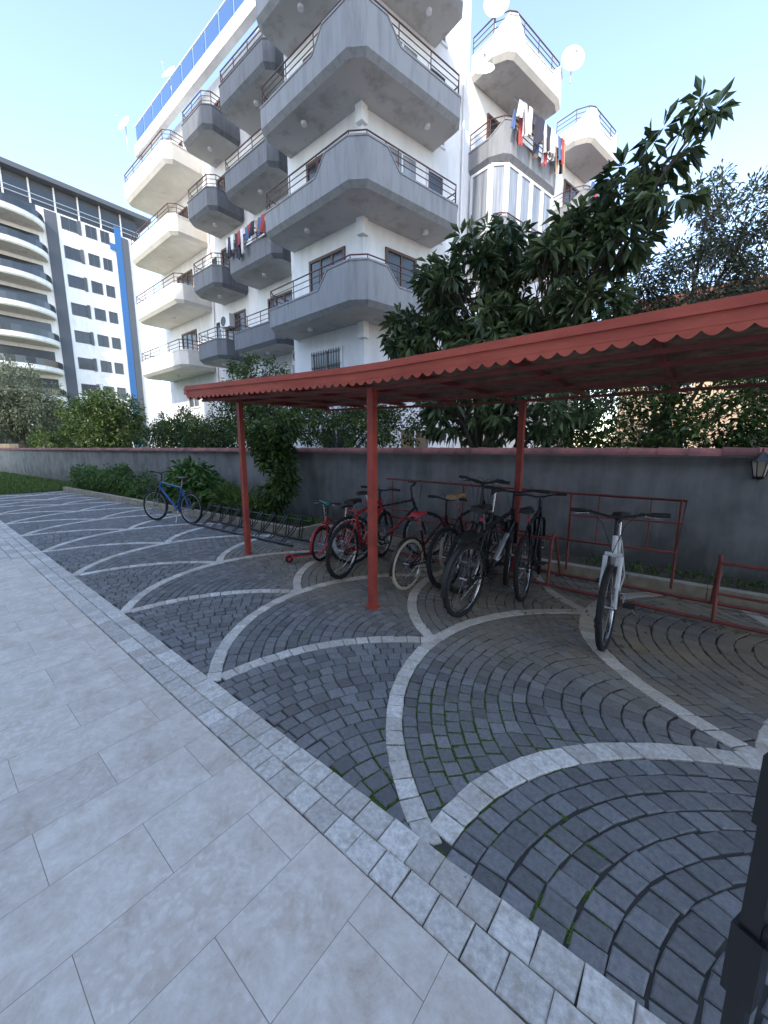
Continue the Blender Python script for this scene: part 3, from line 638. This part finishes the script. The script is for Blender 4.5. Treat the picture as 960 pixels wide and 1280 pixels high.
def tufts(name,xa,xb,fy,n,L,k,z=.1):
    mb=MB(); X=rng.uniform(xa,xb,n); Y=np.array([fy(x) for x in X])+rng.uniform(-.2,.2,n)
    C=np.stack([X,Y,np.full(n,z)],1); Dr=rng.normal(0,.5,(n,3)); Dr[:,2]=np.abs(Dr[:,2])+.6
    leaves(mb,C,Dr,L,L*.12,k,rng.uniform(0,1,n)); return mb.obj(name)
tufts('bed_plants',-18,-5.6,lambda x:5.1+.055*x,2600,.22,'shrub')
tufts('bed_plants',-1.0,3.5,lambda x:5.55+.055*x,500,.13,'shrub')
def litter():
    mb=MB(); n=380; X=rng.uniform(-7,3.5,n); Y=np.clip(4.9-np.abs(rng.normal(0,.8,n)),1.3,5.0)
    Y=np.minimum(Y,5.05+.055*X)
    C=np.stack([X,Y,np.full(n,.010)],1); Dr=rng.normal(0,1,(n,3)); Dr[:,2]=.12
    leaves(mb,C,Dr,.055,.022,'dry',rng.uniform(0,1,n)); mb.obj('fallen_leaves')
litter()
def lawnblades():
    mb=MB(); n=9000; X=-18.7-rng.uniform(0,1,n)**1.6*22; Y=rng.uniform(1.2,4.6,n)
    C=np.stack([X,Y,np.full(n,-.03)],1); Dr=rng.normal(0,.4,(n,3)); Dr[:,2]=np.abs(Dr[:,2])+.7
    leaves(mb,C,Dr,.16,.03,'grass',rng.uniform(0,1,n)); mb.obj('grass')
lawnblades()
tree('hedge',(-46,8,0),[(-36-4*i,9+1.2*(i%2),1.6+.5*(i%3),2.6,1.6,1.6) for i in range(6)],'citrus',520,26,.26,.13,.45,.08,1.0)

# ------------------------------------------------------------------ main apartment building
def offs(path,o):
    P2=[Vector(p[:2]) for p in path]; out=[]
    for i in range(len(P2)):
        ns=[]
        if i>0: d=(P2[i]-P2[i-1]).normalized(); ns.append(Vector((d.y,-d.x)))
        if i<len(P2)-1: d=(P2[i+1]-P2[i]).normalized(); ns.append(Vector((d.y,-d.x)))
        nn=sum(ns,Vector((0,0))); nn.normalize(); c=nn.dot(ns[0]); out.append(P2[i]+nn*(o/max(c,.5)))
    return out
def balcony(mb,rb,path,z,k,ku='under',skirt=.27,railtop=1.05,rail='maroon'):
    prof=[(-.13,-skirt,0),(0,-.13,0),(0,0,1),(.02,0,1),(.02,.05,1),(-.14,.05,1),(-.12,.0,2)]
    rings=[]
    for (o,dz,md) in prof:
        pts=offs(path,o)
        rings.append([(p.x,p.y,z+(path[i][2]+dz if md==1 else dz)) for i,p in enumerate(pts)])
    n=len(path)
    for r in range(len(prof)-1):
        v=rings[r]+rings[r+1]; mb.add(v,[(i,i+1,n+i+1,n+i) for i in range(n-1)],k)
    mb.add(rings[0],[tuple(reversed(range(n)))],ku); mb.add(rings[-1],[tuple(range(n))],ku)
    if railtop:
        c=offs(path,-.06)
        for zz in (railtop,railtop-.17,railtop-.34):
            pts=[(p.x,p.y,z+max(zz,0)) for p in c]; rb.tube(pts,.022 if zz==railtop else .014,rail,6)
        for i in range(n-1):
            L=(c[i+1]-c[i]).length; q=max(1,round(L/1.1))
            for j in range(q+(i==n-2)):
                t=j/q; p=c[i].lerp(c[i+1],t); h=path[i][2]*(1-t)+path[i+1][2]*t
                if h<railtop-.05: rb.tube([(p.x,p.y,z+h-.02),(p.x,p.y,z+railtop)],.016,rail,5)
def window(wb,fb,p,u,n,w,z0,z1,kf='brown',kg='glass',mull=1):
    Tm=Matrix(((u[0],n[0],0,p[0]),(u[1],n[1],0,p[1]),(0,0,1,0),(0,0,0,1)))
    wb.box((0,-.02,z0),(w,.012,z1),kg,Tm); t=.06
    fb.box((-.03,-.015,z0-.03),(t,.05,z1+.03),kf,Tm); fb.box((w-t,-.015,z0-.03),(w+.03,.05,z1+.03),kf,Tm)
    fb.box((t,-.013,z1-t),(w-t,.047,z1+.03),kf,Tm); fb.box((t,-.013,z0-.03),(w-t,.047,z0+t),kf,Tm)
    for q in range(mull):
        xx=w*(q+1)/(mull+1); fb.box((xx-.03,-.012,z0+t),(xx+.03,.04,z1-t),kf,Tm)
bd=empty('apartment_building')
B=Vector((-8.8,9.8)); v_=Vector((.219,.976)).normalized(); n_=Vector((v_.y,-v_.x))
def RP(s,o): q=B+v_*s+n_*o; return (q.x,q.y)
H=17.9
def prism(mb,poly,z0,z1,k,kt=None):
    n=len(poly); v=[(p[0],p[1],z0) for p in poly]+[(p[0],p[1],z1) for p in poly]
    mb.add(v,[(i,(i+1)%n,n+(i+1)%n,n+i) for i in range(n)],k); mb.add(v,[tuple(range(n,2*n))],kt or k); mb.add(v,[tuple(reversed(range(n)))],k)
wl=MB()
prism(wl,[(-12.35,9.8),(B.x,B.y),RP(4.7,0),(-14.5,15.5),(-26,26),(-26,10.9),(-12.35,10.9)],0,H,'white')
prism(wl,[RP(4.702,-.003),RP(14.5,0),(-20,25),(-24,25),(-14.49,15.52)],0,14.84,'white')
prism(wl,[(-12.6,9.55),(B.x+.3,B.y-.25),RP(4.9,.3),RP(4.9,-.1),(B.x-.1,B.y+.1),(-12.6,9.9)],H+.002,H+.35,'white')
prism(wl,[(-26.2,10.2),(-12.7,10.2),(-12.7,10.5),(-26.2,10.5)],H-.25,H+.30,'white')
prism(wl,[(-24,13),(-14,12.5),(-14.5,15),(-24,20)],H+.003,H+2.7,'white')
wl.obj('walls',bd)
bb=MB(); rb=MB(); wb=MB(); fb=MB()
T0=Vector((-7.73,8.41))
def tv(s,o=0): q=T0+v_*s+n_*o; return (q.x,q.y)
def lamp(x,y,z): fb.disc((x,y,z),(0,0,1),.09,.10,'pvc',14)
h0,h1=.42,.88
for z in (5.85,8.85,11.85,14.85):
    path=[(-12.3,9.79,h0),(-12.3,8.85,h0),(-12.05,8.55,h0),(-9.45,8.47,h0),(-9.0,8.455,h1),(-8.1,8.43,h1),(*tv(.33),h1),(*tv(1.0),h1),(*tv(1.45),h0),(*tv(3.9),h0),(*tv(4.2,-.3),h0),(*tv(4.2,-1.34),h0)]
    balcony(bb,rb,path,z,'balc')
    window(wb,fb,(-11.3,9.8),(1,0),(0,-1),1.7,z+.05,z+2.15,'brown','glass',2)
    window(wb,fb,RP(.9,0),v_,n_,1.3,z+.95,z+2.15,'pvc' if z>8 else 'brown','curtain' if z>8 else 'glass',1)
    window(wb,fb,RP(2.7,0),v_,n_,.8,z+.05,z+2.15,'pvc','glass',0)
    bb.box((B.x-.15,B.y-.15,z-.75),(B.x+.12,B.y+.12,z-.272),'white')
    lamp(-10.6,9.1,z-.31); lamp(*RP(2,.7),z-.31)
window(wb,fb,(-11.3,9.8),(1,0),(0,-1),1.5,3.9,5.0,'pvc','glass',1)
for q in range(12): fb.box((-11.3+q*.127,9.72,3.9),(-11.3+q*.127+.018,9.738,5.0),'black')
for q in range(3): fb.box((-11.3,9.70,4.0+q*.45),(-9.8,9.718,4.02+q*.45),'black')
window(wb,fb,(-10.9,9.8),(1,0),(0,-1),1.5,1.2,2.3,'pvc','glass',1)
window(wb,fb,RP(1.5,0),v_,n_,1.5,3.9,5.0,'pvc','curtain',1); window(wb,fb,RP(1.5,0),v_,n_,1.5,1.0,2.3,'pvc','glass',1)
for (xa,xb,yf,k,lv) in ((-16.2,-12.75,9.45,'balcd',(5.85,8.85,11.85,14.85)),(-19.2,-16.9,9.35,'balcd',(5.85,8.85,11.85,14.85)),(-25.6,-20.2,9.15,'cream',(5.85,8.85,11.85,14.85))):
    for z in lv:
        path=[(xa,10.89,h0+.1),(xa,yf+.3,h0+.1),(xa+.3,yf,h0+.1),(xb-.3,yf,h0+.1),(xb,yf+.3,h0+.1),(xb,10.89,h0+.1)]
        balcony(bb,rb,path,z,k,'under' if k!='cream' else 'cream')
        window(wb,fb,((xa+xb)/2-.9,10.9),(1,0),(0,-1),1.7,z+.05,z+2.15,'brown','glass',2)
        lamp((xa+xb)/2,10.1,z-.31)
    window(wb,fb,((xa+xb)/2-.7,10.9),(1,0),(0,-1),1.3,3.9,5.0,'pvc','glass',1)
for z in (5.85,8.85,11.85,14.85,2.85):
    window(wb,fb,(-12.9+.05,10.9),(1,0),(0,-1),.45,z+1.0,z+2.1,'pvc','glass',0)
    window(wb,fb,(-19.95,10.9),(1,0),(0,-1),.6,z+1.0,z+2.1,'pvc','glass',0)
for (s0,s1) in ((4.8,8.6),(10.6,13.7)):
    for z in (2.85,5.85,8.85,11.85,14.85):
        path=[(*RP(s0,.01),h0),(*RP(s0,.9),h0),(*RP(s0+.25,1.35),h1),(*RP(s0+.5,1.5),h1),(*RP(s0+1.0,1.5),h0),(*RP(s1-1,1.5),h0),(*RP(s1-.5,1.5),h1),(*RP(s1,1.3),h1),(*RP(s1,.01),h0)]
        balcony(bb,rb,path,z,'balc' if z<14 else 'cream')
        if z<14: window(wb,fb,RP(s0+1.0,0),v_,n_,1.8,z+.05,z+2.15,'brown','glass',2)
s0,s1,z=4.8,8.6,8.85
gp=[RP(s0+.05,.15),RP(s0+.08,1.0),RP(s0+.5,1.38),RP(s1-.3,1.38)]
for i in range(3):
    a=Vector(gp[i]); b=Vector(gp[i+1]); L=(b-a).length; u=(b-a)/L; nn=Vector((u.y,-u.x)); q=max(1,round(L/.75))
    for j in range(q): window(wb,fb,a+u*L*j/q,u,nn,L/q-.07,z+.48,z+2.62,'pvc','curtain',0)
lb=MB()
def laundry(a,b,z,n):
    a=Vector(a); b=Vector(b); u=(b-a).normalized(); nn=Vector((u.y,-u.x)); L=(b-a).length
    for q in range(n):
        t=L*q/n+random.uniform(0,.05); w=L/n*random.uniform(.75,1.3); h=random.uniform(.3,.95); k=random.choice(['c1','c1','c2','c3','c4','c5','c1'])
        N=6; vs=[]; ph=random.uniform(0,6)
        for i in range(N+1):
            for j in range(5):
                p=a+u*(t+w*i/N*(1-.05*j)+.03*j*math.sin(ph))+nn*(.05+.06*math.sin(i*1.9+ph)*(j/4)+.03*(q%3)); vs.append((p.x,p.y,z-h*j/4+.03*math.sin(i*1.3+ph)*(j/4+.3)))
        lb.add(vs,[(i*5+j,(i+1)*5+j,(i+1)*5+j+1,i*5+j+1) for i in range(N) for j in range(4)],k,True)
laundry(RP(5.1,1.62),RP(8.3,1.62),12.9,16); laundry(RP(5.1,1.78),RP(8.3,1.78),13.1,13); laundry(RP(10.8,1.62),RP(13.4,1.62),12.9,9); laundry((-15.9,9.36),(-13.1,9.36),9.95,12)
lb.tube([(*RP(5.0,1.7),13.11),(*RP(8.4,1.7),13.11)],.008,'metal',5)
lb.obj('laundry',bd)
for i in range(12):
    x=-25.9+i*1.12; rb.box((x,10.24,H+.32),(x+1.0,10.27,H+1.1),'bluerail')
rb.tube([(-26,10.25,H+1.15),(-12.7,10.25,H+1.15)],.03,'pvc',6)
bb.obj('balconies',bd); rb.obj('railings',bd); wb.obj('window_glass',bd); fb.obj('window_frames',bd)
ac=MB()
def acunit(x,y,z):
    ac.box((x,y-.3,z),(x+.85,y,z+.58),'pvc'); ac.torus((x+.3,y-.305,z+.29),(0,1,0),.21,.012,'plastic',20,5); ac.disc((x+.3,y-.302,z+.29),(0,1,0),.2,.006,'dkgrey',20)
acunit(-19.0,10.88,7.4); acunit(-13.5,10.88,5.0); acunit(-9.8,9.79,2.9); acunit(-16.8,10.88,10.3)
ac.tube([(-20.05,10.84,0),(-20.05,10.84,H)],.05,'pvc',8); ac.tube([(*RP(4.4,.07),0),(*RP(4.4,.07),H)],.05,'pvc',8)
ac.obj('air_conditioners',bd)
def dish(p,r,az,el=35,mast=1.7):
    mb=MB(); p=Vector(p); T=Matrix.Translation(p)@Matrix.Rotation(math.radians(az),4,'Z')@Matrix.Rotation(math.radians(90-el),4,'X')
    vs=[T@Vector((0,0,0))]; N=20
    for rr in(.35,.7,1.0):
        for q in range(N): a=2*pi*q/N; vs.append(T@Vector((r*rr*math.cos(a),r*rr*math.sin(a),r*.28*rr*rr)))
    fs=[(0,1+q,1+(q+1)%N) for q in range(N)]
    for k in range(2): fs+=[(1+k*N+q,1+(k+1)*N+q,1+(k+1)*N+(q+1)%N,1+k*N+(q+1)%N) for q in range(N)]
    mb.add(vs,fs,'pvc',True)
    mb.tube([T@Vector((0,-r,.25*r)),T@Vector((0,-.1*r,1.1*r))],.012,'metal',6); mb.disc(T@Vector((0,-.1*r,1.1*r)),(T.to_3x3()@Vector((0,0,1))),.04,.08,'pvc',10)
    mb.tube([p-Vector((0,0,r*mast)),p-Vector((0,0,0))],.02,'metal',6)
    return mb.obj('satellite_dish',bd)
dish((*RP(8.5,1.7),16.0),.42,35,0); dish((*RP(4.2,1.0),13.9),.38,35,30,.8); dish((-25.0,9.4,18.2),.4,15,20,3); dish((*RP(4.9,.9),16.2),.42,30,0,2); dish((-22,10.5,19.6),.4,15,30)

# ------------------------------------------------------------------ distant white block
db=empty('high_rise_block'); w=MB(); f=MB(); gl=MB()
prism(w,[(-60,5),(-60,24),(-78,24),(-78,5)],0,28.2,'white')
prism(f,[(-60.8,5.5),(-60.8,23),(-77,23),(-77,5.5)],28.2,31,'dkgrey')
prism(w,[(-59.6,4.6),(-59.6,24.4),(-78.4,24.4),(-78.4,4.6)],31.002,31.5,'dkgrey')
prism(f,[(-59.93,13.2),(-59.93,14.3),(-60.1,14.3),(-60.1,13.2)],0,28.1,'dkgrey')
for fl in range(9):
    z=1.0+fl*3.1
    for y,ww in ((14.7,1.5),(17.0,1.1),(18.5,.9)):
        window(gl,f,(-60,y),(0,1),(1,0),ww,z+.9,z+2.2,'dkgrey','glass',1)
    f.box((-59.97,16.25,z+.8),(-59.9,16.55,z+2.35),'dkgrey')
    N=14; path=[(-60+3.0*math.sin(pi*q/N),9.4-3.7*math.cos(pi*q/N),.25) for q in range(N+1)]
    balcony(w,f,path,z+.0,'white','under',railtop=.0)
    vs=[(p[0]-.1,p[1],z+.25) for p in path]+[(p[0]-.1,p[1],z+1.05) for p in path]
    gl.add(vs,[(i,i+1,N+2+i,N+1+i) for i in range(N)],'glass')
    gl.box((-60.02,6.3,z+.1),(-59.95,12.5,z+2.4),'glass')
f.box((-59.96,20.0,0),(-59.8,20.7,29),'blue'); f.box((-59.96,19.4,26.2),(-59.82,19.995,26.9),'blue'); f.box((-59.955,20.705,0),(-59.84,21.5,28),'dkgrey')
f.box((-60.9,5.4,28.6),(-60.72,23.1,30.4),'glass')
for y in np.arange(5.6,23,2.2): f.box((-60.7,y,28.3),(-60.6,y+.15,31),'pvc')
for zz in(28.7,29.2): f.tube([(-59.9,5,zz),(-59.9,24,zz)],.04,'metal',4)
w.obj('walls',db); f.obj('trim',db); gl.obj('windows',db)
def simple(name,x0,x1,y0,y1,h,k,faceX=True,roof=None):
    e=empty(name); a=MB(); b=MB(); c=MB()
    a.box((x0,y0,0),(x1,y1,h),k); a.box((x0-.3,y0-.3,h+.002),(x1+.3,y1+.3,h+.35),roof or k)
    fl=int(h//3)
    for q in range(fl):
        z=q*3
        x=x0+1
        while x<x1-2: window(b,c,(x,y0),(1,0),(0,-1),1.5,z+1.0,z+2.3,'pvc','glass',1); x+=3.2
        y=y0+1
        while y<y1-2 and faceX: window(b,c,(x1,y),(0,1),(1,0),1.5,z+1.0,z+2.3,'pvc','glass',1); y+=3.2
    a.obj('walls',e); b.obj('windows',e); c.obj('frames',e)
simple('white_building',-95,-78,40,60,36,'white')
simple('beige_house',-3,9,20,30,7.2,'beige',roof='tile'); simple('beige_house',10.5,26,19,30,9.0,'beige')
simple('white_building',4,20,40,52,12,'white')
simple('cream_building',-70,-48,30,45,16,'cream')

# ------------------------------------------------------------------ unseen building the photographer stands at, stepped wings shaped to shade the courtyard
e=empty('unseen_entrance_building'); a=MB(); b=MB(); c=MB()
a.box((-11.5,-16,0),(-0.2,-4.002,27),'white'); a.box((-.19,-16,0),(22,-4.003,15.5),'white'); a.box((-34,-16,0),(-11.51,-4.001,8.6),'white')
for z in range(1,27,3):
    for x in (-10,-7,-4): window(b,c,(x+1.5,-4.002),(-1,0),(0,1),1.5,z,z+1.4,'pvc','glass',1)
a.obj('walls',e); b.obj('windows',e); c.obj('frames',e)

# ------------------------------------------------------------------ light
az=math.atan2(.36,-.93); el=math.radians(36)
ts=Vector((math.sin(az)*math.cos(el),math.cos(az)*math.cos(el),math.sin(el)))
sd=D.lights.new('sun','SUN'); sd.energy=5; sd.angle=math.radians(.5); sd.color=(1,.92,.80)
so=D.objects.new('sun',sd); scene.collection.objects.link(so); so.rotation_euler=(-ts).to_track_quat('-Z','Y').to_euler()
W=D.worlds.new('World'); scene.world=W; W.use_nodes=True; nt=W.node_tree
sk=nt.nodes.new('ShaderNodeTexSky'); sk.sky_type='NISHITA'; sk.sun_disc=False; sk.sun_elevation=el; sk.sun_rotation=az; sk.air_density=1.0; sk.dust_density=0.6; sk.ozone_density=2.0
gn=nt.nodes.new('ShaderNodeVectorMath'); gn.operation='MULTIPLY'; gn.inputs[1].default_value=(4.9,4.35,3.95)
lnk(nt,sk.outputs[0],gn.inputs[0])
bg=nt.nodes['Background']; bg.inputs['Strength'].default_value=.15; lnk(nt,gn.outputs[0],bg.inputs[0])
scene.view_settings.view_transform='Standard'; scene.view_settings.look='None'; scene.view_settings.exposure=0

# ------------------------------------------------------------------ camera
cd=D.cameras.new('camera'); cd.sensor_fit='HORIZONTAL'; cd.sensor_width=36; cd.lens=18; cd.clip_end=2000; cd.clip_start=.02
co=D.objects.new('camera',cd); scene.collection.objects.link(co); co.location=(0,0,1.6)
co.rotation_euler=(math.radians(90-9.46),0,math.radians(39.1)); scene.camera=co
print('objects',len(D.objects))
